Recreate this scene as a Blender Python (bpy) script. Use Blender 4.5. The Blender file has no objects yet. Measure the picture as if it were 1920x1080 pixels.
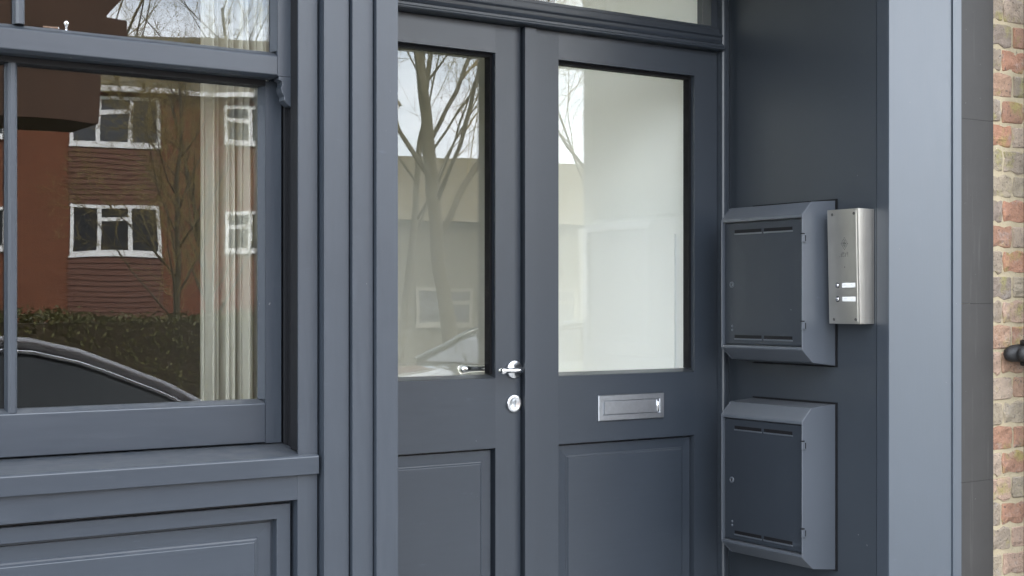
import bpy, bmesh, math, random
from mathutils import Vector, Matrix
random.seed(7)
R = math.radians
sc = bpy.context.scene

# ------------------------------------------------------------------ camera
cam_d = bpy.data.cameras.new('camera')
cam = bpy.data.objects.new('camera', cam_d)
sc.collection.objects.link(cam)
CAM_Z = 1.45
cam.location = (0, 0, CAM_Z)
cam.rotation_euler = (R(90), 0, R(-33.7))
cam_d.sensor_width = 36
cam_d.lens = 49.24
cam_d.shift_y = 29 / 1920
cam_d.clip_start = 0.05
cam_d.clip_end = 2000
sc.camera = cam

# ------------------------------------------------------------------ sky, sun, exposure
SUN_EL, SUN_AZ = 36, -4          # the sun stands behind the shop: its front is in open shade
world = bpy.data.worlds.new('World'); sc.world = world
world.use_nodes = True
wn = world.node_tree.nodes; wl = world.node_tree.links
wn.clear()
wo = wn.new('ShaderNodeOutputWorld'); bg = wn.new('ShaderNodeBackground')
sky = wn.new('ShaderNodeTexSky'); sky.sky_type = 'NISHITA'; sky.sun_disc = False
sky.sun_elevation = R(SUN_EL); sky.sun_rotation = R(SUN_AZ)
sky.dust_density = 2.0; sky.air_density = 1.0; sky.ozone_density = 1.5
tc = wn.new('ShaderNodeTexCoord')
mp = wn.new('ShaderNodeMapping'); mp.inputs['Scale'].default_value = (1, 1, 2.2)
nz = wn.new('ShaderNodeTexNoise'); nz.inputs['Scale'].default_value = 2.6
nz.inputs['Detail'].default_value = 8; nz.inputs['Roughness'].default_value = .58
rp = wn.new('ShaderNodeValToRGB')
rp.color_ramp.elements[0].position = .30; rp.color_ramp.elements[1].position = .58
mx = wn.new('ShaderNodeMix'); mx.data_type = 'RGBA'
mx.inputs['B'].default_value = (10.2, 10.7, 11.4, 1)       # thin bright cloud
wl.new(tc.outputs['Generated'], mp.inputs['Vector']); wl.new(mp.outputs['Vector'], nz.inputs['Vector'])
wl.new(nz.outputs['Fac'], rp.inputs['Fac']); wl.new(rp.outputs['Color'], mx.inputs['Factor'])
wl.new(sky.outputs['Color'], mx.inputs['A']); wl.new(mx.outputs['Result'], bg.inputs['Color'])
bg.inputs['Strength'].default_value = 0.12
wl.new(bg.outputs['Background'], wo.inputs['Surface'])

sun_d = bpy.data.lights.new('sun', 'SUN'); sun_d.energy = 1.3; sun_d.angle = R(10.0); sun_d.color = (1, .94, .86)
sun = bpy.data.objects.new('sun', sun_d); sc.collection.objects.link(sun)
sd = Vector((math.sin(R(SUN_AZ)) * math.cos(R(SUN_EL)), math.cos(R(SUN_AZ)) * math.cos(R(SUN_EL)), math.sin(R(SUN_EL))))
sun.rotation_euler = sd.to_track_quat('Z', 'Y').to_euler()
sun.location = (0, 0, 30)

vs = sc.view_settings
vs.view_transform = 'Standard'; vs.look = 'None'; vs.gamma = 1; vs.use_curve_mapping = False
vs.exposure = 2.75
sc.render.engine = 'CYCLES'
sc.cycles.use_denoising = True
sc.cycles.max_bounces = 12; sc.cycles.transparent_max_bounces = 24
sc.cycles.diffuse_bounces = 6; sc.cycles.glossy_bounces = 5
sc.cycles.caustics_reflective = False; sc.cycles.caustics_refractive = False
sc.cycles.sample_clamp_indirect = 8

# ------------------------------------------------------------------ materials
def newmat(name):
    m = bpy.data.materials.new(name); m.use_nodes = True
    nt = m.node_tree
    return m, nt, nt.nodes['Principled BSDF']

def N(nt, t, **kw):
    n = nt.nodes.new(t)
    for k, v in kw.items():
        if k in n.inputs: n.inputs[k].default_value = v
        else: setattr(n, k, v)
    return n

def coords(nt, scale=(1, 1, 1), kind='Object'):
    t = N(nt, 'ShaderNodeTexCoord'); m = N(nt, 'ShaderNodeMapping'); m.inputs['Scale'].default_value = scale
    nt.links.new(t.outputs[kind], m.inputs['Vector']); return m.outputs['Vector']

def noise(nt, vec, scale, detail=4, rough=.55):
    n = N(nt, 'ShaderNodeTexNoise'); n.inputs['Scale'].default_value = scale
    n.inputs['Detail'].default_value = detail; n.inputs['Roughness'].default_value = rough
    nt.links.new(vec, n.inputs['Vector']); return n.outputs['Fac']

def ramp(nt, fac, stops):
    r = N(nt, 'ShaderNodeValToRGB'); e = r.color_ramp.elements
    while len(e) < len(stops): e.new(.5)
    for i, (p, c) in enumerate(stops):
        e[i].position = p; e[i].color = (*c, 1) if len(c) == 3 else c
    nt.links.new(fac, r.inputs['Fac']); return r.outputs['Color']

def mixc(nt, fac, a, b, mode='MIX'):
    m = N(nt, 'ShaderNodeMix'); m.data_type = 'RGBA'; m.blend_type = mode
    for s, v in (('Factor', fac), ('A', a), ('B', b)):
        if isinstance(v, (int, float)): m.inputs[s].default_value = v
        elif isinstance(v, tuple): m.inputs[s].default_value = (*v, 1)
        else: nt.links.new(v, m.inputs[s])
    return m.outputs['Result']

def bump(nt, bsdf, h, strength=.1, dist=.001):
    b = N(nt, 'ShaderNodeBump'); b.inputs['Strength'].default_value = strength; b.inputs['Distance'].default_value = dist
    nt.links.new(h, b.inputs['Height']); nt.links.new(b.outputs['Normal'], bsdf.inputs['Normal'])

def paint(name, col, rough=.36, brush=(30, 30, 3), bs=.09, spec=.62):
    m, nt, p = newmat(name); v = coords(nt); g = N(nt, 'ShaderNodeNewGeometry'); w = g.outputs['Position']
    st = noise(nt, coords(nt, brush), 9, 5, .65)
    c = mixc(nt, noise(nt, w, 2.3, 4, .6), tuple(x * .86 for x in col), tuple(x * 1.14 for x in col))
    c = mixc(nt, st, mixc(nt, 1.0, c, (.90, .90, .90), 'MULTIPLY'), mixc(nt, 1.0, c, (1.10, 1.10, 1.10), 'MULTIPLY'))
    # dust nibs, pale scuffs, a few chips to the primer
    sp = ramp(nt, noise(nt, w, 260, 2, .6), [(.76, (0, 0, 0)), (.80, (1, 1, 1))])
    c = mixc(nt, mixc(nt, 1.0, sp, (.35, .35, .35), 'MULTIPLY'), c, tuple(min(1, x * 2.0) for x in col))
    mk = N(nt, 'ShaderNodeMapping'); mk.inputs['Scale'].default_value = (1, 1, 3.5); nt.links.new(w, mk.inputs['Vector'])
    sc_ = ramp(nt, noise(nt, mk.outputs['Vector'], 11, 7, .72), [(.645, (0, 0, 0)), (.72, (1, 1, 1))])
    c = mixc(nt, mixc(nt, 1.0, sc_, (.38, .38, .38), 'MULTIPLY'), c, tuple(min(1, x * 1.9 + .01) for x in col))
    ch = ramp(nt, noise(nt, w, 70, 3, .5), [(.775, (0, 0, 0)), (.79, (1, 1, 1))])
    c = mixc(nt, mixc(nt, 1.0, ch, (.8, .8, .8), 'MULTIPLY'), c, (.16, .16, .16))
    sx = N(nt, 'ShaderNodeSeparateXYZ'); nt.links.new(g.outputs['Normal'], sx.inputs[0])
    du = N(nt, 'ShaderNodeMath', operation='MULTIPLY'); nt.links.new(ramp(nt, sx.outputs['Z'], [(.6, (0, 0, 0)), (.95, (1, 1, 1))]), du.inputs[0])
    nt.links.new(ramp(nt, noise(nt, w, 30, 6, .7), [(.35, (.05, .05, .05)), (.75, (.32, .32, .32))]), du.inputs[1])
    c = mixc(nt, du.outputs[0], c, (.13, .125, .115))
    nt.links.new(c, p.inputs['Base Color'])
    rr = N(nt, 'ShaderNodeMapRange'); rr.inputs['To Min'].default_value = rough - .08; rr.inputs['To Max'].default_value = rough + .10
    nt.links.new(st, rr.inputs['Value'])
    ra = N(nt, 'ShaderNodeMath', operation='MULTIPLY_ADD'); ra.inputs[1].default_value = .18; nt.links.new(sc_, ra.inputs[0]); nt.links.new(rr.outputs['Result'], ra.inputs[2])
    nt.links.new(ra.outputs[0], p.inputs['Roughness'])
    lw = noise(nt, v, 7, 2)
    s = N(nt, 'ShaderNodeMath', operation='MULTIPLY_ADD'); s.inputs[1].default_value = 2.2
    nt.links.new(lw, s.inputs[0]); nt.links.new(st, s.inputs[2])
    bump(nt, p, s.outputs[0], bs, .0012)
    p.inputs['Specular IOR Level'].default_value = spec
    return m

GREY = (.0255, .0318, .0415)
M = {}
M['paint_v'] = paint('blue_grey_gloss_paint_vertical_brush', GREY, .38, (14, 14, 1.0))
M['paint_h'] = paint('blue_grey_gloss_paint_horizontal_brush', GREY, .32, (1.0, 14, 14))
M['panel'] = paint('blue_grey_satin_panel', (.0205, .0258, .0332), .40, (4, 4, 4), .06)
M['paint_sky_sheen'] = paint('blue_grey_paint_with_sky_sheen', (.040, .050, .064), .40, (14, 14, 1.0), .09, .66)  # lighter copy of the grey: sky sheen on the right pilaster put into colour
M['mailbox_door_shade'] = paint('dark_powder_coat_shaded', (.0195, .0240, .0310), .45, (40, 40, 40), .10, .26)  # darker copy of the coat: shade on the door put into colour
M['mailbox'] = paint('dark_powder_coat_lit', (.056, .064, .077), .42, (40, 40, 40), .10)  # lighter copy: street light on the cheeks put into colour

def plain(name, col, rough=.5, metallic=0, var=.0, scale=8, bs=0, bscale=60):
    m, nt, p = newmat(name); v = coords(nt)
    p.inputs['Roughness'].default_value = rough; p.inputs['Metallic'].default_value = metallic
    if var:
        nt.links.new(mixc(nt, noise(nt, v, scale, 5), tuple(x * (1 - var) for x in col), tuple(min(1, x * (1 + var)) for x in col)), p.inputs['Base Color'])
    else: p.inputs['Base Color'].default_value = (*col, 1)
    if bs: bump(nt, p, noise(nt, v, bscale, 5), bs, .002)
    return m

M['black_lining_and_shade'] = plain('black_lining_paint_and_shade', (.006, .0065, .008), .5)
M['black_lining_and_shade'].node_tree.nodes['Principled BSDF'].inputs['Specular IOR Level'].default_value = .3
M['rubber'] = plain('black_glazing_rubber', (.006, .006, .007), .75)
M['rubber'].node_tree.nodes['Principled BSDF'].inputs['Specular IOR Level'].default_value = .15
M['white_wall'] = plain('white_plaster', (.92, .92, .89), .6, var=.02, bs=.05, bscale=40)
M['plaster_dimmed'] = plain('dimmed_hall_plaster', (.135, .13, .110), .6, var=.06, bs=.05, bscale=40)  # darker plaster: dimness deep in the hall put into the colour
M['white_trim'] = plain('white_gloss_trim', (.88, .88, .86), .3)
M['hall_floor'] = plain('hall_floor', (.72, .70, .66), .5, var=.1)
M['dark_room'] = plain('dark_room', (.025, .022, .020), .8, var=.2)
M['cream'] = plain('cream_fabric', (.56, .53, .445), .85, var=.06, scale=30, bs=.2, bscale=300)
M['black_iron'] = plain('black_cast_iron', (.006, .006, .0065), .6, var=.6, scale=60, bs=.9, bscale=120)
M['chrome'] = plain('polished_chrome', (.82, .82, .83), .10, 1)
M['satin'] = plain('satin_aluminium', (.72, .73, .75), .28, 1, var=.06, scale=40)
M['pewter'] = plain('worn_satin_letter_plate', (.44, .46, .49), .36, 1, var=.16, scale=70, bs=.12, bscale=220)
M['black'] = plain('black_plastic', (.01, .01, .01), .4)
M['label'] = plain('white_name_label', (.66, .66, .65), .4)
M['ink'] = plain('grey_print', (.5, .5, .52), .6)
M['etch'] = plain('etched_mark', (.05, .048, .045), .6)

def steel():
    m, nt, p = newmat('brushed_stainless_steel'); v = coords(nt, (1, 1, 1))
    p.inputs['Metallic'].default_value = 1
    st = noise(nt, coords(nt, (500, 500, 6)), 1.5, 4)
    nt.links.new(mixc(nt, noise(nt, v, 14, 4), (.50, .48, .445), (.62, .60, .56)), p.inputs['Base Color'])
    rr = N(nt, 'ShaderNodeMapRange'); rr.inputs['To Min'].default_value = .30; rr.inputs['To Max'].default_value = .48
    nt.links.new(st, rr.inputs['Value']); nt.links.new(rr.outputs['Result'], p.inputs['Roughness'])
    bump(nt, p, st, .06, .0006); return m
M['steel'] = steel()

def slate():
    m, nt, p = newmat('honed_grey_stone'); v = coords(nt)
    c = mixc(nt, noise(nt, v, 5, 6, .6), (.018, .0166, .0154), (.033, .0305, .0285))
    st = ramp(nt, noise(nt, coords(nt, (24, 24, 1.2)), 3, 4), [(.60, (0, 0, 0)), (.78, (1, 1, 1))])
    c = mixc(nt, mixc(nt, 1.0, st, (.30, .30, .30), 'MULTIPLY'), c, (.085, .081, .077))
    sp = ramp(nt, noise(nt, v, 90, 2), [(.74, (0, 0, 0)), (.78, (1, 1, 1))])
    c = mixc(nt, mixc(nt, 1.0, sp, (.5, .5, .5), 'MULTIPLY'), c, (.14, .135, .13))
    nt.links.new(c, p.inputs['Base Color']); p.inputs['Roughness'].default_value = .6; p.inputs['Specular IOR Level'].default_value = .3
    bump(nt, p, noise(nt, v, 60, 5), .12, .0015); return m
M['slate'] = slate()

def brick_mat():
    m, nt, p = newmat('weathered_stock_brick'); oi = N(nt, 'ShaderNodeObjectInfo')
    base = ramp(nt, oi.outputs['Random'], [(0, (.30, .19, .13)), (.16, (.235, .19, .145)), (.32, (.315, .22, .165)), (.46, (.275, .150, .098)), (.56, (.27, .225, .165)), (.72, (.20, .16, .13)), (.84, (.32, .165, .105)), (.92, (.30, .235, .18))])
    base.node.color_ramp.interpolation = 'CONSTANT'
    g = N(nt, 'ShaderNodeNewGeometry'); v = g.outputs['Position']
    c = mixc(nt, noise(nt, v, 38, 6, .7), mixc(nt, 1.0, base, (.52, .50, .48), 'MULTIPLY'), mixc(nt, 1.0, base, (1.42, 1.40, 1.36), 'MULTIPLY'))
    l = ramp(nt, noise(nt, v, 13, 5, .6), [(.53, (0, 0, 0)), (.66, (1, 1, 1))])
    c = mixc(nt, mixc(nt, 1.0, l, (.65, .65, .65), 'MULTIPLY'), c, (.26, .235, .06))
    gr = ramp(nt, noise(nt, v, 20, 4, .7), [(.55, (0, 0, 0)), (.72, (1, 1, 1))])
    c = mixc(nt, mixc(nt, 1.0, gr, (.55, .55, .55), 'MULTIPLY'), c, (.27, .245, .22))
    d = ramp(nt, noise(nt, v, 95, 3, .7), [(.60, (0, 0, 0)), (.68, (1, 1, 1))])
    c = mixc(nt, mixc(nt, 1.0, d, (.75, .75, .75), 'MULTIPLY'), c, (.04, .035, .035))
    nt.links.new(c, p.inputs['Base Color']); p.inputs['Roughness'].default_value = .9
    h = N(nt, 'ShaderNodeMath', operation='MULTIPLY_ADD'); h.inputs[1].default_value = 1.6
    nt.links.new(noise(nt, v, 35, 5), h.inputs[0]); nt.links.new(noise(nt, v, 150, 4, .7), h.inputs[2])
    bump(nt, p, h.outputs[0], 1.0, .006); return m
M['brick'] = brick_mat()

def mortar():
    m, nt, p = newmat('lime_mortar'); g = N(nt, 'ShaderNodeNewGeometry'); v = g.outputs['Position']
    c = mixc(nt, noise(nt, v, 25, 5), (.29, .235, .15), (.40, .34, .23))
    d = ramp(nt, noise(nt, v, 60, 4), [(.60, (0, 0, 0)), (.74, (1, 1, 1))])
    c = mixc(nt, d, c, (.10, .085, .065))
    nt.links.new(c, p.inputs['Base Color']); p.inputs['Roughness'].default_value = .95
    bump(nt, p, noise(nt, v, 130, 5), .8, .003); return m
M['mortar'] = mortar()

def glass(name, r0=.062, tint=(.972, .985, .985), wave=.0):
    m, nt, p = newmat(name); nt.nodes.remove(p)
    out = nt.nodes['Material Output']
    g = N(nt, 'ShaderNodeNewGeometry')
    dp = N(nt, 'ShaderNodeVectorMath', operation='DOT_PRODUCT')
    nt.links.new(g.outputs['Incoming'], dp.inputs[0]); nt.links.new(g.outputs['Normal'], dp.inputs[1])
    ab = N(nt, 'ShaderNodeMath', operation='ABSOLUTE'); nt.links.new(dp.outputs['Value'], ab.inputs[0])
    om = N(nt, 'ShaderNodeMath', operation='SUBTRACT'); om.inputs[0].default_value = 1; nt.links.new(ab.outputs[0], om.inputs[1])
    pw = N(nt, 'ShaderNodeMath', operation='POWER'); pw.inputs[1].default_value = 5; nt.links.new(om.outputs[0], pw.inputs[0])
    sm = N(nt, 'ShaderNodeMath', operation='MULTIPLY_ADD'); sm.inputs[1].default_value = 1 - r0; sm.inputs[2].default_value = r0
    nt.links.new(pw.outputs[0], sm.inputs[0])
    tr = N(nt, 'ShaderNodeBsdfTransparent'); tr.inputs['Color'].default_value = (*tint, 1)
    gl = N(nt, 'ShaderNodeBsdfGlossy'); gl.inputs['Roughness'].default_value = 0.0
    if wave:
        b = N(nt, 'ShaderNodeBump'); b.inputs['Strength'].default_value = wave; b.inputs['Distance'].default_value = .002
        nt.links.new(noise(nt, coords(nt), 5, 1), b.inputs['Height']); nt.links.new(b.outputs['Normal'], gl.inputs['Normal'])
    mixs = N(nt, 'ShaderNodeMixShader')
    nt.links.new(sm.outputs[0], mixs.inputs[0]); nt.links.new(tr.outputs[0], mixs.inputs[1]); nt.links.new(gl.outputs[0], mixs.inputs[2])
    nt.links.new(mixs.outputs[0], out.inputs['Surface']); return m
M['glass'] = glass('double_glazing', wave=.10)

# ------------------------------------------------------------------ mesh helpers
COL = sc.collection
ORG = {}
def thing(name, label, cat, loc=(0, 0, 0), rz=0, group=None):
    o = bpy.data.objects.new(name, None); COL.objects.link(o)
    o.empty_display_size = .1
    o.location = loc; o.rotation_euler = (0, 0, rz)
    o['label'] = label; o['category'] = cat
    if group: o['group'] = group
    ORG[o] = Vector(loc) if rz == 0 else Vector((0, 0, 0))      # rotated things are built in their own coordinates
    return o
def obj(name, bm, mat, parent=None, smooth=False, label=None):
    me = bpy.data.meshes.new(name)
    bmesh.ops.recalc_face_normals(bm, faces=bm.faces)
    o = bpy.data.objects.new(name, me); COL.objects.link(o)
    if parent is not None:
        off = ORG[parent]
        if off.length: bmesh.ops.translate(bm, verts=bm.verts, vec=-off)
        o.parent = parent; ORG[o] = off
    else: ORG[o] = Vector((0, 0, 0))
    for f in bm.faces: f.smooth = smooth
    bm.to_mesh(me); bm.free()
    for m_ in (mat if isinstance(mat, (list, tuple)) else [mat]):
        me.materials.append(M[m_] if isinstance(m_, str) else m_)
    if label: o['label'] = label
    return o
def struct(o): o['kind'] = 'structure'; return o
def bevel(bm, w, seg=1, angle=30):
    es = [e for e in bm.edges if len(e.link_faces) == 2 and e.calc_face_angle(0) > R(angle)]
    if es and w > 0: bmesh.ops.bevel(bm, geom=es, offset=w, segments=seg, profile=.6, affect='EDGES', clamp_overlap=True)
    return bm
def box_bm(x0, x1, y0, y1, z0, z1, bev=.0012, bm=None):
    b = bmesh.new()
    vs_ = [b.verts.new(v) for v in ((x0,y0,z0),(x1,y0,z0),(x1,y1,z0),(x0,y1,z0),(x0,y0,z1),(x1,y0,z1),(x1,y1,z1),(x0,y1,z1))]
    for f in ((0,3,2,1),(4,5,6,7),(0,1,5,4),(1,2,6,5),(2,3,7,6),(3,0,4,7)): b.faces.new([vs_[i] for i in f])
    if bev: bevel(b, bev)
    if bm is None: return b
    me = bpy.data.meshes.new('t'); b.to_mesh(me); b.free(); bm.from_mesh(me); bpy.data.meshes.remove(me); return bm
def box(name, x0, x1, y0, y1, z0, z1, mat, parent=None, bev=.0012, label=None):
    return obj(name, box_bm(x0, x1, y0, y1, z0, z1, bev), mat, parent, label=label)
def prism_bm(pts, axis, a0, a1, bev=0):
    """polygon extruded along an axis; pts are (y,z) for 'x', (x,z) for 'y', (x,y) for 'z'"""
    b = bmesh.new()
    def P(p, a): return (a, p[0], p[1]) if axis == 'x' else (p[0], a, p[1]) if axis == 'y' else (p[0], p[1], a)
    A = [b.verts.new(P(p, a0)) for p in pts]; B = [b.verts.new(P(p, a1)) for p in pts]; n = len(pts)
    b.faces.new(A); b.faces.new(list(reversed(B)))
    for i in range(n): b.faces.new((A[i], A[(i+1) % n], B[(i+1) % n], B[i]))
    bmesh.ops.recalc_face_normals(b, faces=b.faces)
    if bev: bevel(b, bev)
    return b
def rings_bm(x0, x1, z0, z1, steps, back=None):
    """nested rectangles facing -Y: steps = (inset, y)"""
    b = bmesh.new(); prev = None
    for ins, y in steps:
        c = [b.verts.new(v) for v in ((x0+ins, y, z0+ins), (x1-ins, y, z0+ins), (x1-ins, y, z1-ins), (x0+ins, y, z1-ins))]
        if prev:
            for i in range(4): b.faces.new((prev[i], prev[(i+1) % 4], c[(i+1) % 4], c[i]))
        prev = c
    b.faces.new(prev)
    return b
def lathe_bm(profile, seg=32, mat=None):
    b = bmesh.new(); rows = []
    for r, h in profile:
        rows.append([b.verts.new((r*math.cos(2*math.pi*i/seg), r*math.sin(2*math.pi*i/seg), h)) for i in range(seg)])
    for a, c in zip(rows, rows[1:]):
        for i in range(seg): b.faces.new((a[i], a[(i+1) % seg], c[(i+1) % seg], c[i]))
    b.faces.new(rows[0]); b.faces.new(rows[-1])
    if mat is not None: bmesh.ops.transform(b, matrix=mat, verts=b.verts)
    bmesh.ops.recalc_face_normals(b, faces=b.faces)
    return b
TOY = Matrix.Rotation(R(90), 4, 'X')          # +Z -> -Y
TOX = Matrix.Rotation(R(-90), 4, 'Y')         # +Z -> -X
def tube_bm(path, radii, sides=10, bm=None):
    b = bm or bmesh.new(); rows = []
    n = len(path); path = [Vector(p) for p in path]
    up = Vector((0, 0, 1))
    for i in range(n):
        t = (path[min(i+1, n-1)] - path[max(i-1, 0)]).normalized()
        a = t.cross(up if abs(t.dot(up)) < .95 else Vector((1, 0, 0))).normalized(); c = t.cross(a)
        r = radii[i] if isinstance(radii, (list, tuple)) else radii
        rows.append([b.verts.new(path[i] + a*r*math.cos(2*math.pi*k/sides) + c*r*math.sin(2*math.pi*k/sides)) for k in range(sides)])
    for p, q in zip(rows, rows[1:]):
        for k in range(sides): b.faces.new((p[k], p[(k+1) % sides], q[(k+1) % sides], q[k]))
    b.faces.new(list(reversed(rows[0]))); b.faces.new(rows[-1])
    return b

# ================================================================== SETTING
M['pave'] = plain('pavement_slabs', (.26, .253, .24), .85, var=.2, scale=3, bs=.3)
M['asphalt'] = plain('asphalt', (.075, .074, .073), .9, var=.25, scale=6, bs=.5, bscale=200)
M['kerbstone'] = plain('granite_kerb', (.34, .33, .31), .8, var=.2, scale=20)
M['lawn'] = plain('winter_lawn', (.075, .085, .030), .95, var=.35, scale=2)
struct(box('ground', -400, 400, -600, 60, -1.0, -.13, 'lawn', bev=0))
struct(box('road', -120, 120, -6.6, -1.9, -.40, -.10, 'asphalt', bev=0))
struct(box('pavement', -60, 60, -1.78, 2.72, -.5, 0, 'pave', bev=0))
struct(box('far_pavement', -60, 60, -8.6, -6.72, -.5, 0, 'pave', bev=0))
struct(box('kerb', -60, 60, -1.9, -1.78, -.5, .003, 'kerbstone', bev=.01))
struct(box('far_kerb', -60, 60, -6.72, -6.6, -.5, .003, 'kerbstone', bev=.01))

# ------------------------------------------------------------------ shop building shell (above and around the shopfront)
M['shell_brick'] = plain('upper_brick', (.20, .135, .095), .9, var=.2, scale=6)
t = thing('shop_building', 'brick upper storeys of the shop over the painted shopfront', 'building', (1.5, 2.75, 2.75))
box('upper_wall', -5, 9, 2.80, 6.95, 2.75, 7.6, 'shell_brick', t, 0)
obj('roof', prism_bm([(2.5, 7.6), (7.2, 7.6), (4.9, 9.1)], 'x', -5.1, 9.1), 'shell_brick', t)
box('rear_wall', -5, 1.429, 6.70, 6.94, -.3, 2.748, 'shell_brick', t, 0)
box('rear_wall', 3.301, 9, 6.70, 6.94, -.3, 2.748, 'shell_brick', t, 0)
box('side_wall', -5, -2.0, 2.82, 6.699, -.3, 2.748, 'shell_brick', t, 0)
box('side_wall', 4.3, 9, 2.95, 6.699, -.3, 2.748, 'shell_brick', t, 0)
t = thing('fascia', 'blue grey painted fascia board over the shopfront', 'fascia', (1.5, 2.7, 2.62))
box('board', -2.0, 3.56, 2.69, 2.79, 2.62, 3.1, 'paint_h', t, .003)
box('cornice', -2.0, 3.56, 2.36, 2.688, 2.80, 2.90, 'paint_h', t, .006)
box('capping', -2.0, 3.56, 2.30, 2.688, 2.902, 2.94, 'paint_h', t, .006)
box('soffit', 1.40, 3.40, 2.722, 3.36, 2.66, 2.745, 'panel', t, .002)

# hall behind the doors
struct(box('hall_floor', 1.40, 3.30, 3.30, 6.70, -.3, .2, 'hall_floor', bev=0))
struct(box('hall_wall_right', 3.105, 3.30, 3.47, 4.36, .2, 2.748, 'white_wall', bev=0))
struct(box('inner_hall_wall_right', 3.100, 3.30, 4.3605, 6.70, .2, 2.748, 'plaster_dimmed', bev=0))
struct(box('hall_wall_left', 1.43, 1.53, 3.47, 6.70, .2, 2.748, 'white_wall', bev=0))
struct(box('hall_wall_back', 1.531, 3.104, 6.55, 6.65, 2.25, 2.659, 'white_wall', bev=0))
t = thing('unseen_rear_door', 'unseen glazed double door added to let daylight into the hall', 'door', (2.3, 6.6, .2))  # added out of view so daylight brightens the white hall wall
for gx in (1.531, 2.28, 3.034): box('stile', gx, gx+.07, 6.58, 6.63, .2, 2.249, 'white_trim', t, .002)
for g0_, g1_ in ((1.602, 2.279), (2.351, 3.033)):
    box('bottom_rail', g0_, g1_, 6.58, 6.63, .2, .42, 'white_trim', t, .002)
    box('top_rail', g0_, g1_, 6.58, 6.63, 2.17, 2.249, 'white_trim', t, .002)
    box('pane', g0_, g1_, 6.60, 6.604, .421, 2.169, 'glass', t, 0)
struct(box('hall_ceiling', 1.53, 3.105, 3.47, 6.70, 2.66, 2.748, 'white_wall', bev=0))
t = thing('wall_cupboard', 'white painted shallow cupboard on the hall wall behind the right door glass', 'cupboard', (3.1, 3.95, .2))
box('carcass', 3.045, 3.104, 3.53, 4.10, .2, 1.735, 'white_trim', t, .012)
box('door', 3.037, 3.044, 3.58, 4.04, .26, 1.680, 'white_trim', t, .003)

# room behind the window
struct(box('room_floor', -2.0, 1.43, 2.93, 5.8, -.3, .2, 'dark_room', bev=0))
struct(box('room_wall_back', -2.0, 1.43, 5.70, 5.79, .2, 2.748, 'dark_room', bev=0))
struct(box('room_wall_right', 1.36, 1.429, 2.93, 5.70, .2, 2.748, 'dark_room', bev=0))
struct(box('room_ceiling', -2.0, 1.36, 2.93, 5.70, 2.6, 2.748, 'dark_room', bev=0))

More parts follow.
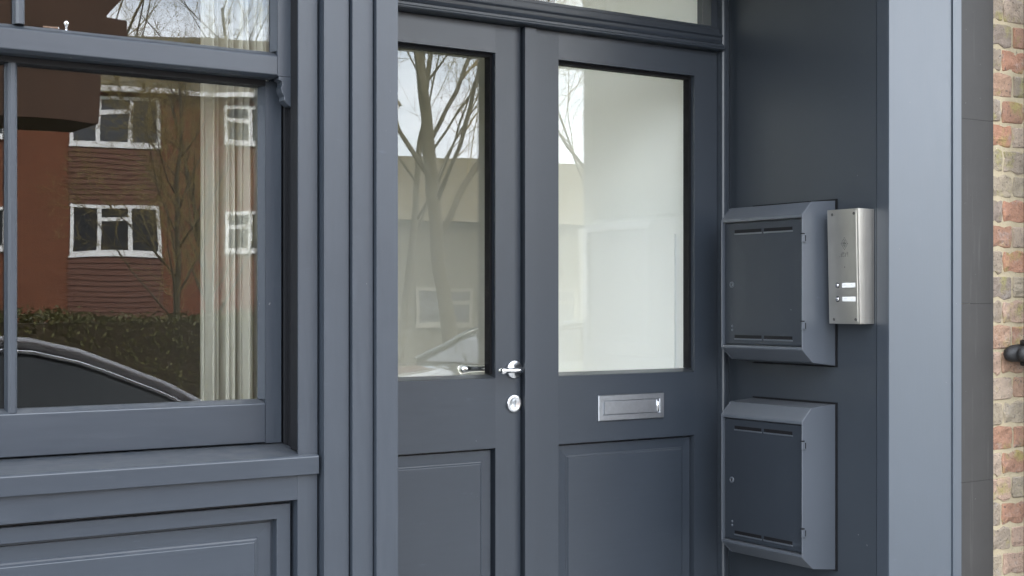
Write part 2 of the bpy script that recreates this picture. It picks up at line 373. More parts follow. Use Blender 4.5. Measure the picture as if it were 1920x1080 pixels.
# ================================================================== LEFT: sash window and stall riser
WB, WT = 1.122, 2.62
def sash_window():
    t = thing('sash_window', 'large blue grey timber sash window with cream curtain inside', 'window', (.72, 2.76, 1.08))
    # casing boards, inner linings and parting beads
    box('casing', 1.2885, 1.3335, 2.760, 2.7645, WB+.001, WT, 'paint_v', t, .002)
    box('casing', .090, .1400, 2.760, 2.80, WB+.001, WT, 'paint_v', t, .002)
    box('head_casing', .1402, 1.2883, 2.760, 2.80, 2.56, WT, 'paint_h', t, .002)
    box('outer_lining', 1.2887, 1.3335, 2.7647, 2.7995, WB+.012, WT, 'black_lining_and_shade', t, .001)
    box('lining', 1.2975, 1.336, 2.801, 2.93, WB-.03, WT, 'black_lining_and_shade', t, .001)
    box('lining', .092, .131, 2.801, 2.93, WB-.03, WT, 'paint_v', t, .001)
    box('parting_bead', 1.2905, 1.2974, 2.832, 2.842, WB+.02, 2.56, 'black_lining_and_shade', t, .001)
    box('staff_bead', 1.2900, 1.2974, 2.905, 2.918, WB+.02, 2.56, 'paint_v', t, .001)
    # sill
    s = obj('sill', prism_bm([(2.748, 1.0818), (2.93, 1.0818), (2.93, 1.150), (2.86, 1.1425), (2.801, 1.133), (2.7525, 1.1235), (2.748, 1.1195)], 'x', .075, 1.3325, .0012), 'paint_h', t)
    # upper sash (outer)
    y0, y1 = 2.800, 2.828
    u = box('upper_sash', 1.2585, 1.2960, y0, y1, 1.9425, 2.57, 'paint_v', t, .0015)
    horn = [(1.2960, 1.9420), (1.2620, 1.9420), (1.2615, 1.9340), (1.2690, 1.9310), (1.2700, 1.9240), (1.2665, 1.9170), (1.2690, 1.9060),
            (1.2745, 1.8985), (1.2735, 1.8900), (1.2810, 1.8830), (1.2870, 1.8790), (1.2960, 1.8780)]
    obj('horn', prism_bm(horn, 'y', y0, y1, .0008), 'paint_v', u)
    box('stile', .1325, .170, y0, y1, 1.9425, 2.57, 'paint_v', u, .0015)
    obj('meeting_rail', prism_bm([(y0-.0005, 1.9445), (y0-.0005, 1.9835), (y0+.006, 1.9885), (y0+.020, 1.9955), (y0+.046, 1.9955), (y0+.046, 1.938), (y0+.012, 1.938)], 'x', .1702, 1.2583, .0012), 'paint_h', u)
    box('top_rail', .1702, 1.2583, y0, y1, 2.52, 2.57, 'paint_h', u)
    obj('glazing_bar', prism_bm([(.7065, y0+.022), (.7095, y0+.006), (.7145, y0+.001), (.7215, y0+.001), (.7262, y0+.006), (.7292, y0+.022)], 'z', 1.9957, 2.52), 'paint_v', u)
    box('pane', .1705, .7175, y0+.023, y0+.028, 1.9957, 2.522, 'glass', u, 0)
    box('pane', .7180, 1.2580, y0+.023, y0+.028, 1.9957, 2.522, 'glass', u, 0)
    obj('glazing_bead', prism_bm([(1.2583, y0+.003), (1.2583, y0+.0225), (1.2505, y0+.0225)], 'z', 1.9960, 2.52), 'paint_v', u)
    # lower sash (inner)
    y0, y1 = 2.850, 2.892
    l = box('lower_sash', 1.2525, 1.2895, y0, y1, 1.1445, 1.9370, 'paint_v', t, .0015)
    box('stile', .139, .176, y0, y1, 1.1445, 1.9370, 'paint_v', l, .0015)
    obj('bottom_rail', prism_bm([(y0, 1.1462), (y0, 1.2305), (y0+.003, 1.2325), (y0+.022, 1.2400), (y1, 1.2400), (y1, 1.1462)], 'x', .1762, 1.2523, .0012), 'paint_h', l)
    box('top_rail', .1762, 1.2523, y0, y1, 1.9265, 1.9760, 'black_lining_and_shade', l, .001)  # black gives the shade under the meeting rail as colour
    obj('glazing_bar', prism_bm([(.7035, y0+.022), (.7070, y0+.006), (.7115, y0+.001), (.7200, y0+.001), (.7248, y0+.006), (.7285, y0+.022)], 'z', 1.2330, 1.9264), 'paint_v', l)
    box('pane', .1765, .7155, y0+.023, y0+.028, 1.2395, 1.9300, 'glass', l, 0)
    box('pane', .7160, 1.2523, y0+.023, y0+.028, 1.2395, 1.9300, 'glass', l, 0)
    obj('glazing_bead', prism_bm([(1.2523, y0+.003), (1.2523, y0+.0225), (1.2430, y0+.0225)], 'z', 1.2400, 1.9264), 'paint_v', l)
    # sash fastener on the meeting rail
    fx = .822
    k = obj('sash_fastener', box_bm(.775, .845, 2.852, 2.872, 1.9958, 2.0000, .0015), 'chrome', t)
    obj('fastener_knob', lathe_bm([(.0040, 0), (.0032, .008), (.0052, .012), (.0068, .017), (.0055, .022), (.002, .024)], 16, Matrix.Translation((fx, 2.860, 2.0002))), 'chrome', k, True)
    obj('fastener_lever', prism_bm([(.772, 2.846), (.803, 2.842), (.806, 2.850), (.776, 2.856)], 'z', 2.0005, 2.0055, .001), 'chrome', k)
sash_window()

def curtain(name, label, x0, x1, y, z0, z1, seed):
    random.seed(seed)
    b = bmesh.new(); n = 150; cols = []
    ph = [random.uniform(0, 6.28) for _ in range(4)]
    for i in range(n + 1):
        u = i / n; x = x0 + (x1 - x0) * u
        row = []
        for j in range(13):
            v = j / 12; w = 1 + .10 * math.sin(3 * v + ph[3])
            dy = .020 * math.sin(u * 31 * w + ph[0] + .3 * v) + .009 * math.sin(u * 67 + ph[1] + .6 * v) + .004 * math.sin(u * 140 + ph[2])
            row.append(b.verts.new((x + .004 * math.sin(u * 31 + 1 + v), y + dy, z0 + (z1 - z0) * v)))
        cols.append(row)
    for a, c in zip(cols, cols[1:]):
        for j in range(12): b.faces.new((a[j], c[j], c[j+1], a[j+1]))
    bmesh.ops.solidify(b, geom=b.faces[:], thickness=.002)
    t = thing(name, label, 'curtain', ((x0 + x1) / 2, y, z0))
    obj('fabric', b, 'cream', t, True)
curtain('curtain', 'cream pleated curtain drawn aside at the right of the sash window', 1.158, 1.345, 2.985, .9, 2.56, 3)

# stall riser under the window
t = thing('stall_riser', 'blue grey panelled stall riser under the sash window', 'panelling', (.72, 2.76, 0))
box('top_rail', .1400, 1.2866, 2.760, 2.80, 1.0285, 1.0812, 'paint_h', t, .0012)
box('stile', 1.2868, 1.3330, 2.760, 2.80, 0.0, 1.0812, 'paint_v', t, .0012)
box('stile', .0900, .1398, 2.760, 2.80, 0.0, 1.0812, 'paint_v', t, .0012)
box('bottom_rail', .1400, 1.2866, 2.760, 2.80, 0.0, .22, 'paint_h', t, .0012)
p = obj('panel', rings_bm(.1400, 1.2866, .2202, 1.0283, [(0, 2.799), (.0085, 2.799), (.0088, 2.778), (.0095, 2.777), (.0395, 2.777), (.0402, 2.778), (.0410, 2.798), (.0475, 2.798), (.0480, 2.7935), (.0775, 2.7950), (.0802, 2.7918), (.0835, 2.7910), (.0872, 2.7862), (.0885, 2.7856)]), 'paint_h', t)

# left pilaster: three stepped boards
t = thing('pilaster', 'blue grey pilaster of three stepped boards between the window and the doors', 'pilaster', (1.42, 2.74, 0))
box('board', 1.3400, 1.3990, 2.740, 2.775, 0, 2.62, 'paint_v', t, .0018)
box('board', 1.4038, 1.4535, 2.731, 2.775, 0, 2.62, 'paint_v', t, .0018)
box('board', 1.4572, 1.5103, 2.720, 2.775, 0, 2.62, 'paint_v', t, .0018)
box('backing', 1.3365, 1.5103, 2.7755, 2.86, 0, 2.62, 'paint_v', t, .001)
t = thing('pilaster', 'blue grey pilaster at the far side of the sash window', 'pilaster', (0, 2.74, 0))
box('board', -.10, .088, 2.735, 2.80, 0, 2.62, 'paint_v', t, .002)
box('board', -2.0, -.102, 2.752, 2.80, 0, 2.62, 'panel', t, .002)
t = thing('recess_wall', 'plain painted side of the entrance recess behind the stepped pilaster', 'wall', (1.48, 3.1, 0))
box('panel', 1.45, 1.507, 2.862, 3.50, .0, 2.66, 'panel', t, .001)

# ================================================================== ENTRANCE DOORS
M['step_stone'] = plain('pale_step_stone', (.36, .35, .32), .7, var=.15, scale=9, bs=.2)  # pale tone of the unseen step set to bounce light onto the doors
struct(box('doorstep', 1.511, 3.104, 2.724, 3.42, -.3, .19, 'step_stone', bev=.006))
def door(name, label, x0, x1, yf, gx0, gx1, loc):
    """a leaf with glass above and a raised panel below; gx: clear width between the stiles"""
    t = thing(name, label, 'door', loc)
    yb = yf + .052
    zb, zt, g0, g1, p1 = .20, 2.2605, 1.2385, 2.178, 1.030
    box('stile', x0, gx0, yf, yb, zb, zt, 'paint_v', t, .0009)
    box('stile', gx1, x1, yf, yb, zb, zt, 'paint_v', t, .0009)
    box('top_rail', gx0+.0001, gx1-.0001, yf, yb, g1, zt, 'paint_h', t, .0009)
    box('lock_rail', gx0+.0001, gx1-.0001, yf, yb, p1, g0-.006, 'paint_h', t, .0009)
    box('bottom_rail', gx0+.0001, gx1-.0001, yf, yb, zb, .44, 'paint_h', t, .0009)
    # sloped glazing bead at the foot, black rubber beads on the other sides
    obj('glazing_bead', prism_bm([(yf+.0004, g0-.0058), (yf+.004, g0-.004), (yf+.046, g0+.004), (yf+.046, g0-.0058)], 'x', gx0+.0002, gx1-.0002), 'paint_h', t)
    b = bmesh.new()
    for (a0, a1, c0, c1) in ((gx0+.0002, gx0+.009, g0+.005, g1-.0002), (gx1-.009, gx1-.0002, g0+.005, g1-.0002), (gx0+.0092, gx1-.0092, g1-.010, g1-.0002)):
        box_bm(a0, a1, yf+.017, yf+.0445, c0, c1, .001, b)
    obj('glazing_gasket', b, 'rubber', t)
    box('pane', gx0+.001, gx1-.001, yf+.045, yf+.050, g0-.004, g1-.001, 'glass', t, 0)
    obj('panel', rings_bm(gx0, gx1, .4402, p1-.0002, [(0, yf+.034), (.0065, yf+.034), (.0067, yf+.017), (.0072, yf+.016), (.0365, yf+.0185), (.0385, yf+.0160), (.0410, yf+.0155), (.0445, yf+.0110), (.0456, yf+.0105)]), 'paint_h', t)
    return t
YL, YR = 3.410, 3.400
dl = door('entrance_door', 'left leaf of the glazed double doors, with the chrome lever handle', 1.553, 2.3040, YL, 1.643, 2.2165, (1.555, YL, .2))
dr = door('entrance_door', 'right leaf of the glazed double doors, with the letter plate', 2.3090, 3.0632, YR, 2.4345, 2.9685, (3.062, YR, .2))
box('astragal', 2.3060, 2.3460, YR-.012, YR-.0004, .205, 2.2595, 'paint_v', dr, .003)
box('backing', 2.3044, 2.3086, 3.425, 3.44, .205, 2.25, 'rubber', dl, 0)
# lever handles and lock
def lever(parent, x, z, y, s, length, name):
    """s = -1 outside, +1 inside"""
    m = Matrix.Translation((x, y, z)) @ (TOY if s < 0 else Matrix.Rotation(R(-90), 4, 'X'))
    h = obj(name, lathe_bm([(.0255, 0), (.0262, .001), (.0262, .007), (.0245, .0088), (.010, .0092), (.0095, .014)], 40, m), 'satin', parent, True)
    for p in h.data.polygons: p.use_smooth = True
    yo = y + s * .048
    path = [(x, y + s*.012, z), (x, y + s*.036, z), (x-.004, y + s*.044, z), (x-.012, yo, z)]
    path += [(x - d_, yo, z - .0005) for d_ in (.03, .05, length*.75)]
    path += [(x - length + .006, yo, z - .001), (x - length, yo + .0005*s, z - .001)]
    rad = [k_ * (1 if s < 0 else 1.35) for k_ in (.0088, .0085, .0085, .0082, .0074, .0074, .0088, .0108, .0060)]
    obj('lever', tube_bm(path, rad, 16), 'chrome', h, True)
    return h
lever(dl, 2.2790, 1.2572, YL - .0004, -1, .078, 'lever_handle')
lever(dl, 2.2790, 1.2572, YL + .0524, 1, .125, 'inside_lever_handle')
e = obj('lock_escutcheon', lathe_bm([(.0250, 0), (.0258, .0012), (.0258, .0055), (.0235, .0078), (.0175, .0082), (.0160, .0074)], 40, Matrix.Translation((2.2790, YL-.0004, 1.1575)) @ TOY), 'satin', dl, True)
b = lathe_bm([(.0066, 0), (.0066, .0022)], 20, Matrix.Translation((2.2790, YL-.0072, 1.1625)) @ TOY)
box_bm(2.2760, 2.2820, YL-.0094, YL-.0072, 1.1450, 1.1625, .0015, b)
obj('lock_cylinder', b, 'pewter', e)
box('keyway', 2.2782, 2.2798, YL-.0099, YL-.0095, 1.1560, 1.1665, 'black', e, 0)
# letter plate
lx0, lx1, lz0, lz1 = 2.5792, 2.8366, 1.0920, 1.1702
lp = obj('letter_plate', rings_bm(lx0, lx1, lz0, lz1, [(0, YR-.0002), (0, YR-.0060), (.0016, YR-.0075), (.0165, YR-.0075), (.0180, YR-.0060), (.0188, YR-.0040)]), 'pewter', dr)
fl = bevel(box_bm(lx0+.0215, lx1-.0235, YR-.0085, YR-.0045, lz0+.0205, lz1-.0200, 0), .0028, 2)
obj('flap', fl, 'pewter', lp)
obj('flap_end', tube_bm([(lx1-.0270, YR-.0085, lz0+.0215), (lx1-.0270, YR-.0085, lz1-.0210)], .0042, 12), 'chrome', lp, True)

# frame, transom, fanlight
t = thing('door_frame', 'blue grey door frame with moulded transom and fanlight over the double doors', 'door frame', (2.3, 3.4, .2))
box('jamb', 1.5075, 1.5505, 3.388, 3.48, .2, 2.655, 'paint_v', t, .0015)
box('jamb', 3.0655, 3.1045, 3.388, 3.48, .2, 2.655, 'paint_v', t, .0015)
prof = [(3.47, 2.2630), (3.392, 2.2630), (3.372, 2.2625), (3.364, 2.2632), (3.360, 2.2662), (3.3605, 2.2700), (3.365, 2.2735), (3.3655, 2.2800), (3.370, 2.2815),
        (3.3775, 2.2880), (3.3800, 2.2960), (3.3790, 2.3050), (3.3730, 2.3100), (3.3735, 2.3135), (3.3900, 2.3150), (3.3910, 2.3330), (3.3930, 2.3350), (3.47, 2.3350)]
obj('transom', prism_bm(prof, 'x', 1.5507, 3.0653), 'paint_h', t)
box('fanlight_sill', 1.5507, 3.0395, 3.4005, 3.468, 2.3353, 2.3450, 'paint_h', t, .001)
box('fanlight_stile', 3.0400, 3.0653, 3.4010, 3.468, 2.3353, 2.6545, 'paint_v', t, .0012)
box('fanlight_stile', 1.5507, 1.5760, 3.4010, 3.468, 2.3353, 2.6545, 'paint_v', t, .0012)
box('head', 1.5762, 3.0398, 3.396, 3.47, 2.620, 2.6545, 'paint_h', t, .0012)
box('fanlight_pane', 1.5764, 3.0396, 3.440, 3.445, 2.3452, 2.6198, 'glass', t, 0)
obj('corner_bead', bevel(prism_bm([(3.0665, 3.3875), (3.0675, 3.379), (3.072, 3.3745), (3.0795, 3.374), (3.0795, 3.3875)], 'z', .2, 2.655), .0004), 'paint_v', t)

# ================================================================== RIGHT: recess wall, pilaster, stone, brickwork
XW = 3.105
t = thing('recess_wall', 'dark blue grey painted side wall of the recess carrying the two mailboxes', 'wall', (XW, 3.1, 0))
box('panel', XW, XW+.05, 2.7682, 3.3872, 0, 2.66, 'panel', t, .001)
t = thing('pilaster', 'blue grey corner pilaster catching the light right of the mailboxes', 'pilaster', (3.25, 2.74, 0))
box('side_board', XW-.0015, XW+.049, 2.7250, 2.7650, 0, 2.62, 'paint_v', t, .0015)
box('front_board', XW-.0015, 3.3725, 2.7195, 2.7248, 0, 2.62, 'paint_sky_sheen', t, .0012)
box('backing_board', XW+.051, 3.41, 2.7252, 2.80, 0, 2.62, 'paint_v', t, .0010)
box('edge_strip', 3.3755, 3.4125, 2.7155, 2.7250, 0, 2.62, 'paint_sky_sheen', t, .0015)
t = thing('stone_cladding', 'honed grey stone cladding strip between the pilaster and the brickwork', 'cladding', (3.49, 2.73, 0))
for z0, z1 in ((0, .3866), (.3874, .9170), (.9178, 1.4488), (1.4496, 2.0006), (2.0014, 2.62)):
    box('slab', 3.4135, 3.5600, 2.7215, 2.80, z0, z1, 'slate', t, .0012)
box('edge_trim', 3.5605, 3.5705, 2.7235, 2.80, 0, 2.62, 'slate', t, .0010)

def brick_wall():
    t = thing('brick_wall', 'weathered pale stock brick wall with lichen beside the shopfront', 'wall', (3.6, 2.73, 0))
    o0 = ORG[t]
    box('mortar', 3.5715, 4.7, 2.7328, 2.95, 0, 3.1, 'mortar', t, 0)
    rnd = random.Random(11)
    def brick_mesh(L, H):
        b = box_bm(0, L, 0, .09, 0, H, 0)
        bmesh.ops.subdivide_edges(b, edges=b.edges[:], cuts=2, use_grid_fill=True)
        for v in b.verts:
            v.co += Vector((rnd.uniform(-.0030, .0030), rnd.uniform(-.0022, .0022), rnd.uniform(-.0030, .0030)))
        bevel(b, .0040, 1, 50)
        me = bpy.data.meshes.new('brick'); bmesh.ops.recalc_face_normals(b, faces=b.faces); b.to_mesh(me); b.free(); me.materials.append(M['brick'])
        return me
    pitch = .0771; H = .0665
    stre = [brick_mesh(.215, H) for _ in range(5)]; head = [brick_mesh(.102, H) for _ in range(5)]
    z = 2.3115 - 30 * pitch + .0025
    for c in range(41):
        zc = z + c * pitch
        if zc > 2.72: break
        odd = (30 - c) % 2
        x = 3.668 - (.0 if odd else .0455)           # the first joint seen right of the stone
        x += rnd.uniform(-.005, .005)
        seq = (1, 0) if odd else (0, 1)
        first = rnd.choice(head)                    # brick left of that joint, cut by the stone edge
        items = []; xs = x - .0050 - .102
        items.append((xs, first)); xx = x + .0050; k = 0
        while xx < 4.66:
            s = seq[k % 2]; me = rnd.choice(stre if s else head)
            if xx + (.215 if s else .102) > 4.7: break
            items.append((xx, me)); xx += (.215 if s else .102) + .010; k += 1
        for bx, me in items:
            o = bpy.data.objects.new('brick', me); COL.objects.link(o); o.parent = t
            cut = max(0, 3.5718 - bx)
            L = .102 if me in head else .215
            sx = (L - cut) / L
            o.scale = (sx, 1, 1)
            o.location = Vector((bx + cut, 2.7290 + rnd.uniform(-.0015, .0015), zc + rnd.uniform(-.0012, .0012))) - o0
            o.rotation_euler = (rnd.uniform(-.004, .004), rnd.uniform(-.006, .006), rnd.uniform(-.004, .004))
brick_wall()

t = thing('downpipe', 'black cast iron downpipe with a lugged collar on the brick wall', 'pipe', (3.70, 2.66, 0))
obj('pipe', tube_bm([(3.700, 2.665, 0), (3.700, 2.665, 3.1)], .0375, 24), 'black_iron', t, True)
c = obj('collar', lathe_bm([(.038, 0), (.046, .002), (.048, .010), (.044, .016), (.044, .060), (.048, .066), (.048, .078), (.040, .082)], 28, Matrix.Translation((3.700, 2.665, 1.258))), 'black_iron', t, True)
for sx in (-1, 1):
    b = tube_bm([(3.700, 2.702, 1.297), (3.700 + sx*.040, 2.703, 1.298), (3.700 + sx*.066, 2.704, 1.297), (3.700 + sx*.084, 2.706, 1.295), (3.700 + sx*.092, 2.708, 1.294)], [.030, .027, .026, .019, .008], 9)
    obj('lug', b, 'black_iron', c, True)
    obj('bolt', lathe_bm([(.016, 0), (.023, .006), (.024, .016), (.018, .027), (.009, .033), (.003, .034)], 14, Matrix.Translation((3.700 + sx*.056, 2.682, 1.297)) @ TOY), 'black_iron', c, True)

# ------------------------------------------------------------------ mailboxes
def mailbox(zoff, label):
    t = thing('mailbox', label, 'mailbox', (XW, 3.096, 1.264 + zoff), group='mailboxes on the recess wall')
    y0, y1 = 2.922, 3.270; xf = 2.966; g = XW - .004
    Z = lambda v: v + zoff
    prof = [(g, Z(1.7545)), (3.0045, Z(1.7475)), (3.0015, Z(1.7465)), (2.9675, Z(1.7125)), (2.9655, Z(1.7085)), (2.9655, Z(1.7010)), (2.983, Z(1.7005)),
            (2.983, Z(1.3225)), (2.9655, Z(1.3215)), (2.9655, Z(1.3150)), (2.9675, Z(1.3115)), (3.0055, Z(1.2785)), (3.0090, Z(1.2765)), (g, Z(1.2655))]
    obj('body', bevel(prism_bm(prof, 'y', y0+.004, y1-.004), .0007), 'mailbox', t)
    # side cheeks stand a little proud of the door so that the rim reads
    cheek = [(g, Z(1.7550)), (3.0043, Z(1.7482)), (3.0008, Z(1.7470)), (2.9668, Z(1.7130)), (2.9640, Z(1.7085)), (2.9640, Z(1.3145)), (2.9666, Z(1.3110)), (3.0050, Z(1.2780)), (3.0090, Z(1.2760)), (g, Z(1.2650))]
    obj('cheek', prism_bm(cheek, 'y', y0, y0+.0038, .0009), 'mailbox', t)
    obj('cheek', prism_bm(cheek, 'y', y1-.0038, y1, .0009), 'mailbox', t)
    box('gasket', g+.0002, XW+.001, y0-.005, y1+.004, Z(1.261), Z(1.760), 'rubber', t, 0)
    # door with pressed pyramid field
    dy0, dy1, dz0, dz1 = y0+.0065, y1-.0075, Z(1.3250), Z(1.6975)
    b = bmesh.new(); prev = None
    for ins, x in ((0, 2.9825), (0, 2.9755), (.0012, 2.9743), (.036, 2.9743), (.095, 2.9728)):
        iz = ins * 1.08
        cc = [b.verts.new(v) for v in ((x, dy0+ins, dz0+iz), (x, dy1-ins, dz0+iz), (x, dy1-ins, dz1-iz), (x, dy0+ins, dz1-iz))]
        if prev:
            for i in range(4): b.faces.new((prev[i], prev[(i+1) % 4], cc[(i+1) % 4], cc[i]))
        prev = cc
    b.faces.new(prev)
    d = obj('door', b, 'mailbox_door_shade', t)
    for zz in (1.6705, 1.3470):
        for a0, a1 in ((3.102, 3.219), (2.972, 3.090)):
            # pressed louvre: dark slit with a raised lip below
            box('vent_slot', 2.9736, 2.9742, a0, a1, Z(zz)-.0040, Z(zz)+.0060, 'rubber', d, 0)
            obj('vent_lip', bevel(prism_bm([(2.9742, Z(zz)-.0095), (2.9722, Z(zz)-.0068), (2.9720, Z(zz)-.0042), (2.9742, Z(zz)-.0042)], 'y', a0-.003, a1+.002), .0006), 'mailbox', d)
    k = obj('lock', lathe_bm([(.0095, 0), (.0095, .002), (.0080, .0036), (.0056, .0036), (.0050, .0022)], 24, Matrix.Translation((2.9742, 3.231, Z(1.508))) @ TOX), 'mailbox', d, True)
    box('keyhole', 2.9706, 2.9717, 3.2295, 3.2325, Z(1.504), Z(1.512), 'black', k, 0)
    for dz in (.006, -.006):
        obj('rivet', lathe_bm([(.0040, 0), (.0038, .0012), (.002, .002)], 12, Matrix.Translation((2.9742, 3.2300, Z(1.374)+dz)) @ TOX), 'mailbox', d, True)
    for hz in (1.640, 1.385):
        h = bevel(prism_bm([(2.9590, 2.9225), (2.9590, 2.9165), (2.9750, 2.9165), (2.9750, 2.9225)], 'z', Z(hz)-.0115, Z(hz)+.0115), .001)
        h = obj('hinge', h, 'mailbox', t)
        box('hinge_gap', 2.9700, 2.9728, 2.9158, 2.9164, Z(hz)-.0085, Z(hz)+.0085, 'rubber', h, 0)
        box('hinge_gap', 2.9585, 2.9680, 2.9165, 2.9235, Z(hz)+.0117, Z(hz)+.0150, 'rubber', h, 0)
    return t
mailbox(0, 'upper dark grey steel mailbox on the recess wall beside the intercom')
mailbox(-.604, 'lower dark grey steel mailbox on the recess wall, below the intercom')

# ------------------------------------------------------------------ intercom
t = thing('intercom', 'stainless steel door intercom panel with two call buttons beside the upper mailbox', 'intercom', (XW, 2.835, 1.391))
za, zb = 1.391, 1.722
ya, yb2 = 2.7745, 2.894
b = bmesh.new()
# wedge hood: deeper at the top
prof = lambda X, z, ins=0: [(XW-.0016, ya+ins, z), (X, ya+ins, z), (X, yb2-ins, z), (XW-.0016, yb2-ins, z)]
lo = [b.verts.new(v) for v in prof(3.0452, za)]; hi = [b.verts.new(v) for v in prof(3.0367, zb)]
b.faces.new(lo); b.faces.new(hi)
for i in range(4): b.faces.new((lo[i], lo[(i+1) % 4], hi[(i+1) % 4], hi[i]))
bmesh.ops.recalc_face_normals(b, faces=b.faces); bevel(b, .0012, 2)
obj('housing', b, 'steel', t)
sl = (3.0367 - 3.0452) / (zb - za)
def fx(z, off): return 3.0452 + sl * (z - za) - off
def face_box(name, y0, y1, z0, z1, off0, off1, mat, parent, bev=.0003):
    bb = bmesh.new(); v = []
    for o_ in (off0, off1):
        v.append([bb.verts.new((fx(z, o_), y, z)) for y, z in ((y0, z0), (y1, z0), (y1, z1), (y0, z1))])
    bb.faces.new(v[0]); bb.faces.new(v[1])
    for i in range(4): bb.faces.new((v[0][i], v[0][(i+1) % 4], v[1][(i+1) % 4], v[1][i]))
    bmesh.ops.recalc_face_normals(bb, faces=bb.faces)
    if bev: bevel(bb, bev)
    return obj(name, bb, mat, parent)
fp = face_box('front_plate', ya+.0075, yb2-.0125, za+.006, zb-.006, -.0005, .0012, 'steel', t)
def on_face(y, z, off=.0011): return Matrix.Translation((fx(z, off), y, z)) @ TOX
for y, z in ((2.790, 1.708), (2.873, 1.708), (2.790, 1.404), (2.873, 1.404)):
    obj('screw', lathe_bm([(.0046, 0), (.0044, .0012), (.0026, .0016), (.0018, .0004)], 12, on_face(y, z)), 'etch', fp, True)
b = bmesh.new()                                   # diamond of speaker holes
for i in range(-4, 5):
    for j in range(-4, 5):
        if abs(i) + abs(j) <= 4 and not (abs(i) + abs(j) == 3):
            y, z = 2.828 + i * .0030, 1.6225 + j * .0042
            bb = lathe_bm([(.00150, 0), (.00150, .0002)], 8, on_face(y, z))
            me = bpy.data.meshes.new('t'); bb.to_mesh(me); bb.free(); b.from_mesh(me); bpy.data.meshes.remove(me)
obj('speaker_holes', b, 'etch', fp)
b = bmesh.new()                                   # small engraved row of strokes under the diamond
for y, z0, z1, w in ((2.8475, 1.5845, 1.5860, .0016), (2.8410, 1.5845, 1.5945, .0014), (2.8375, 1.5845, 1.5985, .0014), (2.8335, 1.5905, 1.5985, .0014), (2.8335, 1.5845, 1.5870, .0014), (2.8300, 1.5925, 1.5985, .0014),
                     (2.8300, 1.5845, 1.5890, .0014), (2.8245, 1.5845, 1.5960, .0014), (2.8190, 1.5905, 1.5985, .0014), (2.8155, 1.5845, 1.5985, .0010)):
    bb = bmesh.new(); vv = [bb.verts.new((fx(z, .00135), y + s*w/2, z)) for s, z in ((-1, z0), (1, z0), (1, z1), (-1, z1))]
    bb.faces.new(vv); r_ = bmesh.ops.extrude_face_region(bb, geom=bb.faces[:]); bmesh.ops.translate(bb, vec=(.0003, 0, 0), verts=[v for v in r_['geom'] if isinstance(v, bmesh.types.BMVert)])
    me = bpy.data.meshes.new('t'); bb.to_mesh(me); bb.free(); b.from_mesh(me); bpy.data.meshes.remove(me)
obj('engraved_marks', b, 'etch', fp)
obj('microphone_hole', lathe_bm([(.0016, 0), (.0016, .0002)], 10, on_face(2.8285, 1.555)), 'black', fp)
for i, z in enumerate((1.5026, 1.4626)):
    bt = obj('call_button', lathe_bm([(.0080, 0), (.0080, .0014), (.0068, .0020), (.0064, .0012)], 24, on_face(2.8575, z)), 'black', fp, True)
    obj('button_cap', lathe_bm([(.0060, 0), (.0060, .0022), (.0045, .0032), (.0015, .0035)], 20, on_face(2.8575, z, .0021)), 'chrome', bt, True)
    lb = face_box('name_label', 2.7895, 2.8395, z-.0068, z+.0068, .0011, .0019, 'label', fp)
    b = bmesh.new()
    for y0, y1, dz in ((2.823, 2.833, .001), (2.820, 2.8225, .001), (2.800, 2.806, .001), (2.796, 2.799, -.001)) if i == 0 else ((2.821, 2.833, .001), (2.798, 2.803, .001), (2.803, 2.806, -.001)):
        box_bm(fx(z, .00205), fx(z, .00191), y0, y1, z+dz-.0008, z+dz+.0008, 0, b)
    obj('print', b, 'ink', lb)

# ================================================================== ACROSS THE STREET (seen in the glass)
def brick_far(name, c1, c2, mort):
    m, nt, p = newmat(name); v = coords(nt, (1, 1, 1))
    # swap axes so that the courses run along the facade
    sx = N(nt, 'ShaderNodeSeparateXYZ'); cb = N(nt, 'ShaderNodeCombineXYZ')
    nt.links.new(v, sx.inputs[0]); nt.links.new(sx.outputs['X'], cb.inputs['X']); nt.links.new(sx.outputs['Z'], cb.inputs['Y'])
    bt = N(nt, 'ShaderNodeTexBrick'); bt.inputs['Scale'].default_value = 1
    bt.inputs['Color1'].default_value = (*c1, 1); bt.inputs['Color2'].default_value = (*c2, 1); bt.inputs['Mortar'].default_value = (*mort, 1)
    bt.inputs['Brick Width'].default_value = .225; bt.inputs['Row Height'].default_value = .075; bt.inputs['Mortar Size'].default_value = .008
    nt.links.new(cb.outputs[0], bt.inputs['Vector'])
    c = mixc(nt, noise(nt, v, 1.2, 4), mixc(nt, 1.0, bt.outputs['Color'], (.85, .85, .85), 'MULTIPLY'), mixc(nt, 1.0, bt.outputs['Color'], (1.12, 1.1, 1.08), 'MULTIPLY'))
    nt.links.new(c, p.inputs['Base Color']); p.inputs['Roughness'].default_value = .9
    return m
M['red_brick'] = brick_far('red_brick_far', (.180, .060, .028), (.150, .049, .023), (.155, .08, .048))
M['tile_hung'] = plain('brown_hung_tiles', (.125, .055, .036), .8, var=.2, scale=3)
M['roof_tile'] = plain('olive_brown_roof_tiles', (.13, .11, .065), .85, var=.3, scale=3)
M['upvc'] = plain('white_window_frame', (.85, .85, .86), .35)
M['dark_pane'] = plain('dark_window_glass', (.035, .037, .04), .06)
M['beige_frame'] = plain('cream_window_frame', (.22, .21, .17), .5)
M['beige'] = plain('beige_render', (.095, .088, .062), .9, var=.15, scale=1.5)

